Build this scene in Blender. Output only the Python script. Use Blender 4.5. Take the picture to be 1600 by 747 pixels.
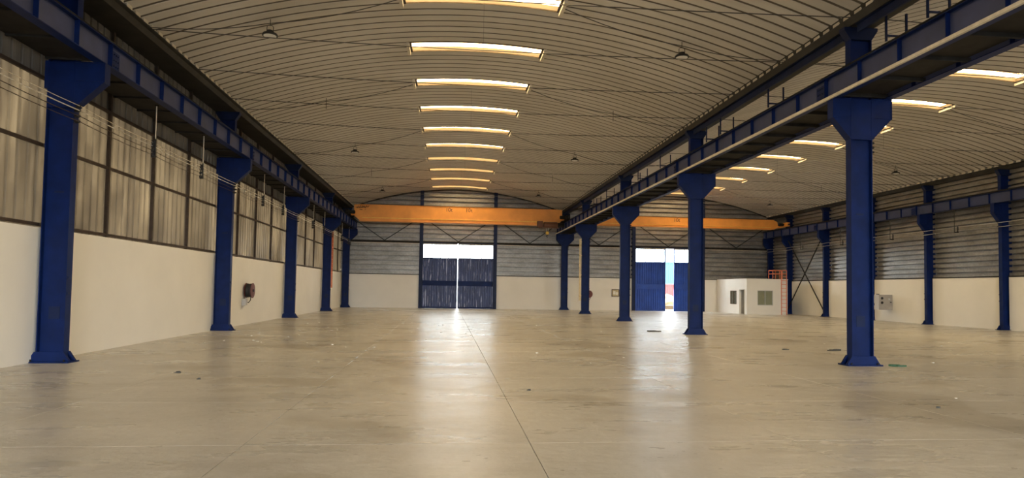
import bpy, math, random
from mathutils import Matrix, Vector
random.seed(7)
for o in list(bpy.data.objects):
    bpy.data.objects.remove(o)
SC = bpy.context.scene
COL = SC.collection

# ------------------------------------------------------------------ camera
F_PX, PPY, PITCH, YAW, ROLL, CAM_H = 1013.66, 411.0, 0.0403, 0.0993, 0.0153, 1.7
fw = Vector((math.sin(YAW)*math.cos(PITCH), math.cos(YAW)*math.cos(PITCH), math.sin(PITCH)))
rt = Vector((math.cos(YAW), -math.sin(YAW), 0)); up = rt.cross(fw)
r2 = rt*math.cos(ROLL) + up*math.sin(ROLL); u2 = -rt*math.sin(ROLL) + up*math.cos(ROLL)
cd = bpy.data.cameras.new('camera'); cam = bpy.data.objects.new('camera', cd); COL.objects.link(cam)
cam.matrix_world = Matrix(((r2.x, u2.x, -fw.x, 0), (r2.y, u2.y, -fw.y, 0), (r2.z, u2.z, -fw.z, CAM_H), (0, 0, 0, 1)))
cd.sensor_width = 36; cd.lens = 36*F_PX/1600; cd.shift_y = (PPY-373.5)/1600
cd.clip_end = 500
SC.camera = cam

# ------------------------------------------------------------------ world, view
SKY = 28.0
w = bpy.data.worlds.new('world'); SC.world = w; w.use_nodes = True
bgn = w.node_tree.nodes['Background']
bgn.inputs[0].default_value = (0.90, 0.96, 1.0, 1); bgn.inputs[1].default_value = SKY
vs = SC.view_settings
vs.view_transform = 'Standard'; vs.look = 'None'; vs.exposure = 0.0; vs.gamma = 1; vs.use_curve_mapping = False

# ------------------------------------------------------------------ main dimensions (metres)
Y0, BAY, YE, YR = 14.76, 10.43, 54.8, -16.5     # first frame in view, frame spacing, end wall, wall behind the camera
XL, XC, XR = -8.32, 9.92, 28.33                 # column rows
WL, WR = -8.66, 28.40                           # faces of the side walls
ZB, BH = 6.45, 0.55                             # crane beam bottom and height
EAVE, APEX = 8.4, 10.05
BAYS = [(-7.95, 9.72, 0.87), (10.15, 28.25, 19.3)]   # roof spans: left eave, right eave, skylight centre
PITCH_R, SKY0 = 0.43, 18.3

def portal(loc, sx, sy, rot):
    l = bpy.data.lights.new('daylight_portal', 'AREA'); l.shape = 'RECTANGLE'; l.size = sx; l.size_y = sy
    l.cycles.is_portal = True
    o = bpy.data.objects.new('daylight_portal', l); o.location = loc; o.rotation_euler = rot; COL.objects.link(o)

# ------------------------------------------------------------------ materials
def nodes(name):
    m = bpy.data.materials.new(name); m.use_nodes = True
    nt = m.node_tree; b = nt.nodes['Principled BSDF']
    return m, nt, b
def noise(nt, scale, detail=3, vec=None, sx=1, sy=1, sz=1, rough=.55):
    g = nt.nodes.new('ShaderNodeNewGeometry'); mp = nt.nodes.new('ShaderNodeMapping')
    mp.inputs['Scale'].default_value = (sx, sy, sz); nt.links.new(g.outputs['Position'], mp.inputs['Vector'])
    n = nt.nodes.new('ShaderNodeTexNoise'); n.inputs['Scale'].default_value = scale
    n.inputs['Detail'].default_value = detail; n.inputs['Roughness'].default_value = rough
    nt.links.new(mp.outputs['Vector'], n.inputs['Vector'])
    return n.outputs['Fac']
def ramp(nt, fac, stops):
    r = nt.nodes.new('ShaderNodeValToRGB'); cr = r.color_ramp
    while len(cr.elements) < len(stops): cr.elements.new(.5)
    for e, (p, c) in zip(cr.elements, stops):
        e.position = p; e.color = (c[0], c[1], c[2], 1) if not isinstance(c, float) else (c, c, c, 1)
    nt.links.new(fac, r.inputs['Fac']); return r.outputs['Color']
def mul(nt, a, b, f=1.0, mode='MULTIPLY'):
    x = nt.nodes.new('ShaderNodeMix'); x.data_type = 'RGBA'; x.blend_type = mode; x.inputs[0].default_value = f
    nt.links.new(a, x.inputs[6]); nt.links.new(b, x.inputs[7]); return x.outputs[2]
def bump(nt, b, fac, strength, dist):
    n = nt.nodes.new('ShaderNodeBump'); n.inputs['Strength'].default_value = strength; n.inputs['Distance'].default_value = dist
    nt.links.new(fac, n.inputs['Height']); nt.links.new(n.outputs['Normal'], b.inputs['Normal'])
MAT = {}
def simple(key, col, rough=.6, metal=0., var=.12, scale=3., spec=.5, sxyz=(1, 1, 1)):
    m, nt, b = nodes(key)
    lo = tuple(c*(1-var) for c in col); hi = tuple(min(1, c*(1+var)) for c in col)
    nt.links.new(ramp(nt, noise(nt, scale, 4, None, *sxyz), [(.3, lo), (.7, hi)]), b.inputs['Base Color'])
    b.inputs['Roughness'].default_value = rough; b.inputs['Metallic'].default_value = metal
    b.inputs['Specular IOR Level'].default_value = spec
    MAT[key] = m; return m
simple('blue_paint', (.0035, .0140, .080), .5, var=.22, scale=2.5, spec=.15)
simple('dark_blue_paint', (.006, .014, .055), .5, var=.25, scale=2.5, spec=.22)
simple('lit_dusty_blue', (.030, .042, .115), .55, var=.2, scale=2)  # beam web only: dust plus the side light put into a paler blue
simple('white_paint', (.80, .775, .715), .7, var=.035, scale=.6)
simple('gutter_steel', (.040, .037, .032), .6, var=.3, scale=1.5, spec=.3)
simple('dark_steel', (.024, .022, .020), .7, var=.3, spec=.12)
simple('rust_steel', (.042, .026, .017), .7, var=.35, scale=5)
simple('black', (.012, .012, .013), .6)
simple('wire_bright', (.75, .72, .66), .35, metal=.6, var=.05)
simple('wire_dark', (.05, .045, .04), .6)
simple('pale_steel', (.62, .56, .46), .45, var=.15, scale=6)
simple('orange_paint', (.80, .33, .06), .45, var=.12, scale=1.2)
simple('yellow_mark', (.85, .55, .10), .45)
simple('safety_orange', (.70, .20, .10), .5)
simple('ladder_yellow', (.75, .58, .30), .5)
simple('hose_red', (.13, .028, .018), .5)
simple('hoist_brown', (.12, .045, .02), .5)
simple('cabinet_grey', (.36, .33, .29), .45, var=.06)
simple('cabinet_side', (.50, .50, .50), .45, var=.05)
simple('scrap_white', (.85, .84, .80), .7)
simple('scrap_dark', (.05, .05, .045), .7)
simple('scrap_green', (.03, .10, .05), .6)
simple('container_teal', (.018, .075, .095), .5)
simple('container_red', (.14, .016, .014), .5)
simple('container_white', (.085, .09, .092), .5)
simple('sand', (.10, .060, .024), .9, var=.3, scale=6)
simple('asphalt', (.055, .054, .052), .9, var=.2)
simple('lens', (.85, .85, .82), .3)
simple('paper', (.55, .48, .30), .7, var=.3, scale=9)
simple('frame_dark', (.10, .06, .03), .5)
simple('kerb_brown', (.11, .075, .04), .7)
simple('closure_grey', (.60, .54, .44), .6)
simple('seam_shade', (.13, .11, .085), .8, spec=.1)  # dark tone that paints the groove shade of the roof seams
simple('blind', (.70, .60, .38), .7, var=.1)

# roof sheet, faintly streaked along the arch
m, nt, b = nodes('roof_sheet')
c = mul(nt, ramp(nt, noise(nt, 1.2, 4, None, .25, 2.2, 1), [(.3, (.55, .515, .46)), (.7, (.66, .62, .56))]),
        ramp(nt, noise(nt, .25, 3), [(.35, (.88, .87, .85)), (.65, (1., 1., 1.))]))
nt.links.new(c, b.inputs['Base Color']); b.inputs['Roughness'].default_value = .55; MAT['roof_sheet'] = m
# galvanised cladding
m, nt, b = nodes('cladding')
c = mul(nt, ramp(nt, noise(nt, .9, 4, None, 1, 1, 3), [(.3, (.23, .215, .195)), (.7, (.37, .35, .32))]),
        ramp(nt, noise(nt, 7, 3), [(.4, (.85, .84, .82)), (.6, (1., 1., 1.))]))
nt.links.new(c, b.inputs['Base Color']); b.inputs['Roughness'].default_value = .42; b.inputs['Metallic'].default_value = .5; MAT['cladding'] = m
m, nt, b = nodes('upper_sheet')
nt.links.new(ramp(nt, noise(nt, 1.4, 4, None, 1, 2, .4), [(.3, (.12, .108, .095)), (.7, (.23, .21, .18))]), b.inputs['Base Color'])
b.inputs['Roughness'].default_value = .6; MAT['upper_sheet'] = m
# dirty translucent fibre sheet
m, nt, b = nodes('fibre_sheet')
tr = nt.nodes.new('ShaderNodeBsdfTranslucent'); mx = nt.nodes.new('ShaderNodeMixShader')
dirt = ramp(nt, noise(nt, .8, 5, None, 1, 1.3, .7), [(.30, (.014, .0098, .0056)), (.50, (.035, .0245, .0135)), (.72, (.078, .055, .029))])
streak = ramp(nt, noise(nt, 1.0, 4, None, 1, 9, .35), [(.3, (.6, .58, .55)), (.65, (1., 1., 1.))])
tc = mul(nt, dirt, streak)
nt.links.new(tc, tr.inputs['Color'])
b.inputs['Base Color'].default_value = (.24, .205, .16, 1); b.inputs['Roughness'].default_value = .5
mx.inputs[0].default_value = .5
out = nt.nodes['Material Output']
nt.links.new(b.outputs[0], mx.inputs[1]); nt.links.new(tr.outputs[0], mx.inputs[2]); nt.links.new(mx.outputs[0], out.inputs['Surface'])
MAT['fibre_sheet'] = m
# clear-ish glazing that lets tinted daylight through
def glazing(key, col, refl=.04, lines=None):
    m, nt, b = nodes(key)
    t = nt.nodes.new('ShaderNodeBsdfTransparent'); mx = nt.nodes.new('ShaderNodeMixShader'); mx.inputs[0].default_value = refl
    t.inputs['Color'].default_value = (*col, 1)
    if lines:
        nt.links.new(ramp(nt, noise(nt, 3, 4, None, *lines), [(.3, tuple(c*.75 for c in col)), (.6, col)]), t.inputs['Color'])
    b.inputs['Base Color'].default_value = (.7, .65, .5, 1); b.inputs['Roughness'].default_value = .3
    out = nt.nodes['Material Output']
    nt.links.new(t.outputs[0], mx.inputs[1]); nt.links.new(b.outputs[0], mx.inputs[2]); nt.links.new(mx.outputs[0], out.inputs['Surface'])
    MAT[key] = m
glazing('skylight_sheet', (.94, .655, .33), .06, (.3, 2, 1))
glazing('door_glazing', (.80, .84, .86), .05, (4, 1, .2))
glazing('window_glass', (.75, .80, .80), .12)
# worn blue door sheet; pale vertical scuffs, with their reflections put into the colour
def door_mat(key, base, scuff, amount):
    m, nt, b = nodes(key)
    c0 = ramp(nt, noise(nt, 2, 3), [(.3, tuple(x*.8 for x in base)), (.7, tuple(x*1.2 for x in base))])
    s = ramp(nt, noise(nt, 2.2, 4, None, 5, 5, .28, .6), [(amount, 0.), (amount+.06, 1.)])
    mix = nt.nodes.new('ShaderNodeMix'); mix.data_type = 'RGBA'
    nt.links.new(s, mix.inputs[0]); nt.links.new(c0, mix.inputs[6]); mix.inputs[7].default_value = (*scuff, 1)
    nt.links.new(mix.outputs[2], b.inputs['Base Color']); b.inputs['Roughness'].default_value = .42; MAT[key] = m
door_mat('door_worn', (.014, .030, .13), (.40, .45, .70), .585)
door_mat('door_blue', (.012, .06, .36), (.20, .28, .55), .72)
# power-floated concrete
m, nt, b = nodes('concrete')
big = ramp(nt, noise(nt, .16, 4), [(.32, (.425, .412, .388)), (.68, (.545, .53, .50))])
mid = ramp(nt, noise(nt, .55, 5, None, .8, 1.3, 1, .6), [(.30, (.80, .79, .77)), (.47, (.97, .97, .97)), (.62, (1., 1., 1.)), (.8, (1.0, .98, .95))])
blotch = ramp(nt, noise(nt, .38, 2, None, .9, 1.0, 1, .45), [(.0, (.78, .765, .73)), (.375, (.82, .80, .765)), (.415, (1., 1., 1.)), (1., (1., 1., 1.))])
fine = ramp(nt, noise(nt, 9, 5, None, 1, .6, 1, .7), [(.3, (.90, .89, .87)), (.6, (1., 1., 1.))])
speck = ramp(nt, noise(nt, 5.5, 3, None, .7, 1.2, 1, .75), [(.0, (.55, .53, .50)), (.315, (.62, .60, .57)), (.335, (1., 1., 1.)), (1., (1., 1., 1.))])
scuff = ramp(nt, noise(nt, 1.1, 5, None, 1.6, .5, 1, .7), [(.0, (1., 1., 1.)), (.60, (1., 1., 1.)), (.66, (1.09, 1.09, 1.10)), (1., (1.12, 1.12, 1.13))])
c = mul(nt, mul(nt, mul(nt, mul(nt, mul(nt, big, mid), blotch), fine), speck), scuff)
nt.links.new(c, b.inputs['Base Color'])
rr = ramp(nt, noise(nt, .7, 5, None, .5, 1.6, 1, .65), [(.25, .20), (.75, .42)])
nt.links.new(rr, b.inputs['Roughness']); b.inputs['Specular IOR Level'].default_value = .27
bump(nt, b, noise(nt, 2.2, 5, None, .7, 1.5, 1, .65), .6, .02)
MAT['concrete'] = m

# ------------------------------------------------------------------ mesh builder
class MB:
    def __init__(s): s.v = []; s.f = []
    def box(s, x0, x1, y0, y1, z0, z1):
        n = len(s.v)
        s.v += [(x0, y0, z0), (x1, y0, z0), (x1, y1, z0), (x0, y1, z0), (x0, y0, z1), (x1, y0, z1), (x1, y1, z1), (x0, y1, z1)]
        s.f += [tuple(n+i for i in q) for q in ((3, 2, 1, 0), (4, 5, 6, 7), (0, 1, 5, 4), (1, 2, 6, 5), (2, 3, 7, 6), (3, 0, 4, 7))]
        return s
    def chamfer_box(s, x0, x1, y0, y1, z0, z1, c):
        n = len(s.v)
        s.v += [(x0, y0, z0), (x1, y0, z0), (x1, y1, z0), (x0, y1, z0), (x0, y0, z1-c), (x1, y0, z1-c), (x1, y1, z1-c), (x0, y1, z1-c),
                (x0+c, y0+c, z1), (x1-c, y0+c, z1), (x1-c, y1-c, z1), (x0+c, y1-c, z1)]
        s.f += [tuple(n+i for i in q) for q in ((3, 2, 1, 0), (0, 1, 5, 4), (1, 2, 6, 5), (2, 3, 7, 6), (3, 0, 4, 7), (4, 5, 9, 8), (5, 6, 10, 9), (6, 7, 11, 10), (7, 4, 8, 11), (8, 9, 10, 11))]
        return s
    def prism(s, poly, axis, a, b):
        n = len(s.v); k = len(poly)
        def P(p, t):
            return {'y': (p[0], t, p[1]), 'x': (t, p[0], p[1]), 'z': (p[0], p[1], t)}[axis]
        s.v += [P(p, a) for p in poly] + [P(p, b) for p in poly]
        s.f += [tuple(n+i for i in range(k))[::-1], tuple(n+k+i for i in range(k))]
        s.f += [(n+i, n+(i+1) % k, n+k+(i+1) % k, n+k+i) for i in range(k)]
        return s
    def tube(s, pts, r, k=5, caps=True):
        n = len(s.v); pts = [Vector(p) for p in pts]
        for i, p in enumerate(pts):
            d = (pts[min(i+1, len(pts)-1)] - pts[max(i-1, 0)]).normalized()
            a = d.orthogonal().normalized() if abs(d.z) > .95 else d.cross(Vector((0, 0, 1))).normalized()
            c = d.cross(a)
            for j in range(k):
                t = 2*math.pi*j/k; s.v.append(tuple(p + a*math.cos(t)*r + c*math.sin(t)*r))
        for i in range(len(pts)-1):
            for j in range(k):
                s.f.append((n+i*k+j, n+i*k+(j+1) % k, n+(i+1)*k+(j+1) % k, n+(i+1)*k+j))
        if caps:
            s.f.append(tuple(n+j for j in range(k))[::-1]); s.f.append(tuple(n+(len(pts)-1)*k+j for j in range(k)))
        return s
    def lathe(s, prof, axis='z', k=20, c=(0, 0, 0)):
        n = len(s.v)
        for (r, h) in prof:
            for j in range(k):
                t = 2*math.pi*j/k; a, b_ = r*math.cos(t), r*math.sin(t)
                p = {'z': (a, b_, h), 'x': (h, a, b_), 'y': (a, h, b_)}[axis]
                s.v.append((p[0]+c[0], p[1]+c[1], p[2]+c[2]))
        for i in range(len(prof)-1):
            for j in range(k):
                s.f.append((n+i*k+j, n+i*k+(j+1) % k, n+(i+1)*k+(j+1) % k, n+(i+1)*k+j))
        s.f.append(tuple(n+j for j in range(k))[::-1]); s.f.append(tuple(n+(len(prof)-1)*k+j for j in range(k)))
        return s
    def sheet(s, rows):
        """rows: list of equal-length point lists"""
        n = len(s.v); k = len(rows[0])
        for r_ in rows: s.v += [tuple(p) for p in r_]
        for i in range(len(rows)-1):
            for j in range(k-1):
                s.f.append((n+i*k+j, n+i*k+j+1, n+(i+1)*k+j+1, n+(i+1)*k+j))
        return s
    def mesh(s, name, mat):
        m = bpy.data.meshes.new(name); m.from_pydata(s.v, [], s.f); m.update()
        if mat: m.materials.append(MAT[mat])
        if name == 'roof_panel':      # shade of the seams between the arched sheets, painted as a dark strip
            m.materials.append(MAT['seam_shade'])
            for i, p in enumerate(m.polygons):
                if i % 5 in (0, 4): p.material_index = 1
        return m
def tag(o, label=None, cat=None, group=None, kind=None):
    if label: o['label'] = label
    if cat: o['category'] = cat
    if group: o['group'] = group
    if kind: o['kind'] = kind
    return o
def obj(name, mb, mat, parent=None, loc=None, rotz=0, label=None):
    me = mb.mesh(name, mat) if isinstance(mb, MB) else mb
    o = bpy.data.objects.new(name, me); COL.objects.link(o)
    if parent: o.parent = parent
    if loc: o.location = loc
    if rotz: o.rotation_euler.z = rotz
    if label: o['label'] = label
    return o
def empty(name, loc, rotz=0):
    o = bpy.data.objects.new(name, None); o.location = loc; o.rotation_euler.z = rotz
    o.empty_display_size = .2; COL.objects.link(o); return o
def B(*a): return MB().box(*a)
def thing(name, loc, label, cat, parts, group=None, rotz=0):
    """parts: (name, mesh or MB, mat, loc, [sub-parts])"""
    root = empty(name, loc, rotz); tag(root, label, cat, group)
    def add(p, par):
        o = obj(p[0], p[1], p[2], par, p[3] if len(p) > 3 else None)
        for q in (p[4] if len(p) > 4 else []): add(q, o)
    for p in parts: add(p, root)
    return root
def bake(parts):
    """turn builders into shared mesh data so that copies share it"""
    out = []
    for p in parts:
        me = p[1].mesh(p[0], p[2]) if isinstance(p[1], MB) else p[1]
        out.append((p[0], me, None, p[3] if len(p) > 3 else None, bake(p[4]) if len(p) > 4 else []))
    return out

# ------------------------------------------------------------------ floor of sawn concrete slabs
floor = obj('floor', B(-9.2, 29.2, YR-.2, YE+.3, -.30, -.10), 'concrete'); tag(floor, kind='structure')
SX, SY = 3.07, 2.63
xs = [-9.2] + [.95+SX*i for i in range(-3, 10)]; xs[-1] = 29.2
xs = [x for i, x in enumerate(xs) if i == 0 or x > -9.0]
ys = [YR-.2, 1.95] + [1.95+SY*i for i in range(1, 21)]; ys[-1] = YE+.3
shared = {}
for i in range(len(xs)-1):
    for j in range(len(ys)-1):
        dx, dy = xs[i+1]-xs[i], ys[j+1]-ys[j]
        k = (round(dx, 3), round(dy, 3))
        if k not in shared: shared[k] = MB().chamfer_box(0, dx-.006, 0, dy-.006, -.12, 0, .002).mesh('slab', 'concrete')
        obj('slab', shared[k], None, floor, (xs[i], ys[j], 0))
ground = obj('ground_outside', B(-120, 150, -120, 190, -.6, -.32), 'asphalt'); tag(ground, kind='structure')
apron = obj('apron_outside', B(-9.5, 29.5, YE+.3, YE+40, -.32, -.02), 'asphalt'); tag(apron, kind='structure')

# ------------------------------------------------------------------ roof
def roof_z(x, bay):
    a, b_, _ = BAYS[bay]; c = (a+b_)/2; h = (b_-a)/2
    return APEX - (APEX-EAVE)*((x-c)/h)**2
PROF = [(-.250, .012), (-.167, .012), (-.163, 0), (.163, 0), (.167, .020), (.215, .030)]
def panel_mb(bay, x0, x1, yc=0, mb=None, n=26):
    mb = mb or MB(); n = max(6, int(n*(x1-x0)/17))
    rows = []
    for i in range(n+1):
        x = x0+(x1-x0)*i/n; z = roof_z(x, bay)
        rows.append([(x, yc+y, z+dz) for y, dz in PROF])
    return mb.sheet(rows)
HW = 2.33
ceil_objs = []
for bay, (xa, xb, sc) in enumerate(BAYS):
    ceil = empty('ceiling', ((xa+xb)/2, 20, EAVE)); tag(ceil, kind='structure')
    ceil_objs.append(ceil)
    L = lambda p: (p[0]-(xa+xb)/2, p[1]-20, p[2]-EAVE)
    org = L((0, 0, 0))
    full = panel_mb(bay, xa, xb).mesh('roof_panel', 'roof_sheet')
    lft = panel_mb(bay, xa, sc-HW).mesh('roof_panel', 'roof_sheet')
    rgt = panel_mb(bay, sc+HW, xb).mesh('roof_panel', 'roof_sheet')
    rear = MB()
    J0 = -13
    for j in range(-81, 85):
        yc = SKY0 + PITCH_R*(j+.5); hole = j % 9 in (0, 8) and j > -30
        if j < J0:
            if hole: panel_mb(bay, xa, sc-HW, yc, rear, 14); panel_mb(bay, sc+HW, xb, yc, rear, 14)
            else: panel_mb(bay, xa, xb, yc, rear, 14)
        else:
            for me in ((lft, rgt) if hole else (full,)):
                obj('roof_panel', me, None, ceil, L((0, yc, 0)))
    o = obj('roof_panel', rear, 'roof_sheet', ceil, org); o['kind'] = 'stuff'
    # skylights: upstand kerb, end bars and two curved panes each
    zs = [sc-HW + 2*HW*i/8 for i in range(9)]
    za = roof_z(sc, bay)
    kerb = MB()
    for yy in (-.43, .41):
        lo = [(x, roof_z(x, bay)-.01) for x in zs]; hi = [(x, roof_z(x, bay)+.16) for x in zs]
        kerb.prism(lo+hi[::-1], 'y', yy, yy+.02)
    bar = {}
    for s in (-1, 1):
        x = sc+s*HW; z = roof_z(x, bay)
        kerb.box(x-.015, x+.015, -.43, .43, z-.01, z+.16)
        bar[s] = MB().box(x-.05, x+.05, -.47, .47, z-.12, z-.01).mesh('end_bar', 'closure_grey')
        bar[s, 2] = MB().box(min(x, x-s*.12), max(x, x-s*.12), -.44, .44, z-.012, z+.0).mesh('end_plate', 'rust_steel')
    kme = kerb.mesh('kerb', 'kerb_brown')
    def pane(y0, y1):
        return MB().sheet([[(x, y, roof_z(x, bay)+.15) for y in (y0, y1)] for x in zs]).mesh('pane', 'skylight_sheet')
    p1, p2 = pane(-.41, -.012), pane(.012, .41)
    seam = MB().prism([(x, roof_z(x, bay)+.135) for x in zs] + [(x, roof_z(x, bay)+.17) for x in zs][::-1], 'y', -.012, .012).mesh('seam', 'rust_steel')
    for k in range(-3, 10):
        y = SKY0 + 3.87*k
        if y < YR+.6: continue
        s_ = empty('skylight', L((0, y, 0))); s_.parent = ceil
        obj('kerb', kme, None, s_)
        obj('pane', p1, None, s_); obj('pane', p2, None, s_); obj('seam', seam, None, s_)
        for q in (-1, 1): obj('end_bar', bar[q], None, s_); obj('end_plate', bar[q, 2], None, s_)
        portal((sc, y, za+.2), 2*HW, .84, (0, 0, 0))
# gutters under the eaves
def gutter(name, poly, mat='gutter_steel'):
    o = obj(name, MB().prism(poly, 'y', YR, YE), mat); return tag(o, kind='structure')
t = .03
gutter('trim_1', [(-8.95, 8.75), (-8.95, 8.2), (-7.98, 8.2), (-7.90, 8.33), (-7.80, 8.35), (-7.80, 8.38), (-7.93, 8.36), (-8.0, 8.23), (-8.9, 8.23), (-8.9, 8.75)])
gutter('trim_2', [(9.60, 8.2), (10.25, 8.2), (10.33, 8.35), (10.33, 8.38), (10.25, 8.38), (10.5, 8.60),(10.45, 8.75), (9.45, 8.75), (9.40, 8.60), (9.60, 8.38), (9.54, 8.38), (9.54, 8.35)])
gutter('trim_3', [(29.1, 8.75), (29.1, 8.2), (28.25, 8.2), (28.12, 8.33), (28.05, 8.35), (28.05, 8.38), (28.16, 8.36), (28.28, 8.23), (29.05, 8.23), (29.05, 8.75)])
for x0_, x1_ in ((-8.98, -7.55), (27.85, 29.12)):
    fl_ = obj('trim_4' if x0_ < 0 else 'trim_5', B(x0_, x1_, YR, YE, 8.68, 8.72), 'gutter_steel'); tag(fl_, kind='structure')
# pale closure strips that fill the troughs along each eave, one piece per roof panel
clo = {}
for ei, (x, d) in enumerate(((-7.81, -1), (9.55, 1), (10.32, -1), (28.06, 1))):
    bay = 0 if ei < 2 else 1
    z = roof_z(x, bay)
    clo = MB().prism([(-.125, 8.375), (.125, 8.375), (.125, z+.004), (-.125, z+.004)], 'x', x-.012, x+.012).mesh('closure_strip', 'closure_grey')
    for j in range(-13, 85):
        c_ = ceil_objs[bay]; o = obj('closure_strip', clo, None, c_)
        o.location = (-c_.location.x, SKY0+PITCH_R*(j+.5)-20, -EAVE)

# ------------------------------------------------------------------ left wall
frames = [Y0+BAY*k for k in range(-3, 4)] + [YE-.3]
wl = obj('wall_left', B(WL-.22, WL, YR, YE, -.1, 2.86), 'white_paint'); tag(wl, kind='structure')
def vsheet(y0, y1, z0, z1, x, pitch=.325, d=.075):
    """sheet in the YZ plane with vertical trapezoid ribs"""
    n = max(1, round((y1-y0)/pitch)); p = (y1-y0)/n; pts = []
    for i in range(n):
        a = y0+i*p
        pts += [(a, 0), (a+p*.76, 0), (a+p*.81, d), (a+p*.95, d)]
    pts.append((y1, 0))
    return MB().sheet([[(x-dx, y, z) for y, dx in pts] for z in (z0, z1)])
MUL = [2.78, 5.32, 7.93]
frames[-1] = YE+.25
for k in range(len(frames)-1):
    a, b_ = frames[k], frames[k+1]; s = (b_-a)/BAY
    cuts = [a] + [a+m_*s for m_ in MUL] + [b_]
    for i in range(4):
        for (z0, z1) in ((2.86, 4.66), (4.64, 6.12)):
            obj('fibre_sheet', vsheet(cuts[i], cuts[i+1], z0, z1, WL-.13), 'fibre_sheet', wl)
        obj('upper_sheet', vsheet(cuts[i], cuts[i+1], 6.07, 8.5, WL-.125), 'upper_sheet', wl)
    for i in (1, 2, 3): obj('mullion', B(WL-.11, WL-.03, cuts[i]-.04, cuts[i]+.04, 2.86, 8.2), 'rust_steel', wl)
    for z in (2.93, 4.65, 6.09, 7.3): obj('girt', B(WL-.10, WL-.04, a+.02, b_-.02, z-.035, z+.035), 'rust_steel', wl)

# ------------------------------------------------------------------ right wall: dado between the columns, horizontal-ribbed cladding above
rframes = [YR] + [Y0+BAY*.5*k for k in range(-5, 8)] + [YE-.3]
dado = MB()
for a, b_ in zip(rframes[:-1], rframes[1:]): dado.box(WR, WR+.3, a+(.12 if a > YR else 0), b_-.12 if b_ < YE-1 else YE, -.1, 2.72)
dado.box(WR+.26, WR+.36, YR, YE, -.1, 2.72)
wr = obj('wall_right', dado, 'white_paint'); tag(wr, kind='structure')
def hribs(z0, z1, pitch=.30, d=.17):
    n = round((z1-z0)/pitch); p = (z1-z0)/n; pts = []
    for i in range(n):
        a = z0+i*p
        pts += [(a, 0), (a+p*.62, 0), (a+p*.645, d), (a+p*.975, d)]
    pts.append((z1, 0)); return pts
def hsheet(axis, a, b_, z0, z1, base, sgn, pitch=.30, d=.17):
    pr = hribs(z0, z1, pitch, d)
    if axis == 'y': rows = [[(base+sgn*dx, t_, z) for z, dx in pr] for t_ in (a, b_)]
    else: rows = [[(t_, base+sgn*dx, z) for z, dx in pr] for t_ in (a, b_)]
    return MB().sheet(rows)
for a, b_ in zip(rframes[:-1], rframes[1:]):
    obj('cladding_sheet', hsheet('y', a, b_ if b_ < YE-1 else YE+.3, 2.74, 8.6, WR+.14, 1), 'cladding', wr)
    obj('sill_angle', B(WR-.03, WR+.26, a+.12, b_-.12, 2.70, 2.76), 'dark_steel', wr)

# ------------------------------------------------------------------ end wall with two doorways
POSTS = [-8.30, -2.2, 4.0, 9.92, 16.0, 22.2, 28.3]
D1, D2 = (-2.05, 3.85), (16.15, 22.05); DH = 5.42
dado = MB()
for a, b_ in ((-8.9, D1[0]), (D1[1], D2[0]), (D2[1], 28.7)): dado.box(a, b_, YE, YE+.25, -.1, 2.80)
wb = obj('wall_back', dado, 'white_paint'); tag(wb, kind='structure')
segs = [(-8.9, -2.2), (-2.2, 4.0), (4.0, 9.92), (9.92, 16.0), (16.0, 22.2), (22.2, 28.75)]
for i, (a, b_) in enumerate(segs):
    z0 = 5.5 if i in (1, 4) else 2.82
    obj('cladding_sheet', hsheet('x', a, b_, z0, 10.2, YE+.02, 1, .38, .26), 'cladding', wb)
    if i not in (1, 4): obj('sill_angle', B(a+.1, b_-.1, YE-.03, YE+.15, 2.78, 2.84), 'dark_steel', wb)
    obj('girt', B(a+.1, b_-.1, YE-.12, YE+.05, 5.45, 5.62), 'dark_steel', wb)
    m_ = (a+b_)/2 if i not in (0, 5) else ((-8.3-2.2)/2, 0, 0, 0, 0, (22.2+28.3)/2)[i]
    pa, pb = POSTS[i], POSTS[i+1]
    for x in (pa+.2, pb-.2):
        obj('wind_brace', MB().tube([(x, YE-.05, 7.55), (m_, YE-.05, 5.62)], .035, 6), 'dark_steel', wb)
    obj('conduit', MB().tube([(a, YE-.14, 5.40), (b_, YE-.14, 5.40)], .022, 5), 'pale_steel', wb)
for i in (1, 2, 4, 5):
    x = POSTS[i]
    p = MB(); zt = min(roof_z(x, 0 if x < 9.9 else 1)+.05, 10.1)
    p.box(x-.15, x+.15, YE-.20, YE-.17, 0, zt); p.box(x-.15, x+.15, YE+.05, YE+.08, 0, zt); p.box(x-.01, x+.01, YE-.17, YE+.05, 0, zt)
    obj('wall_post', p, 'dark_blue_paint', wb)
# gable arch angle
for bay, (xa, xb, sc) in enumerate(BAYS):
    n = 24; xs_ = [xa+(xb-xa)*i/n for i in range(n+1)]
    obj('arch_angle', MB().prism([(x, roof_z(x, bay)-.10) for x in xs_]+[(x, roof_z(x, bay)) for x in xs_][::-1], 'y', YE-.03, YE+.11), 'gutter_steel', wb)

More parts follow.
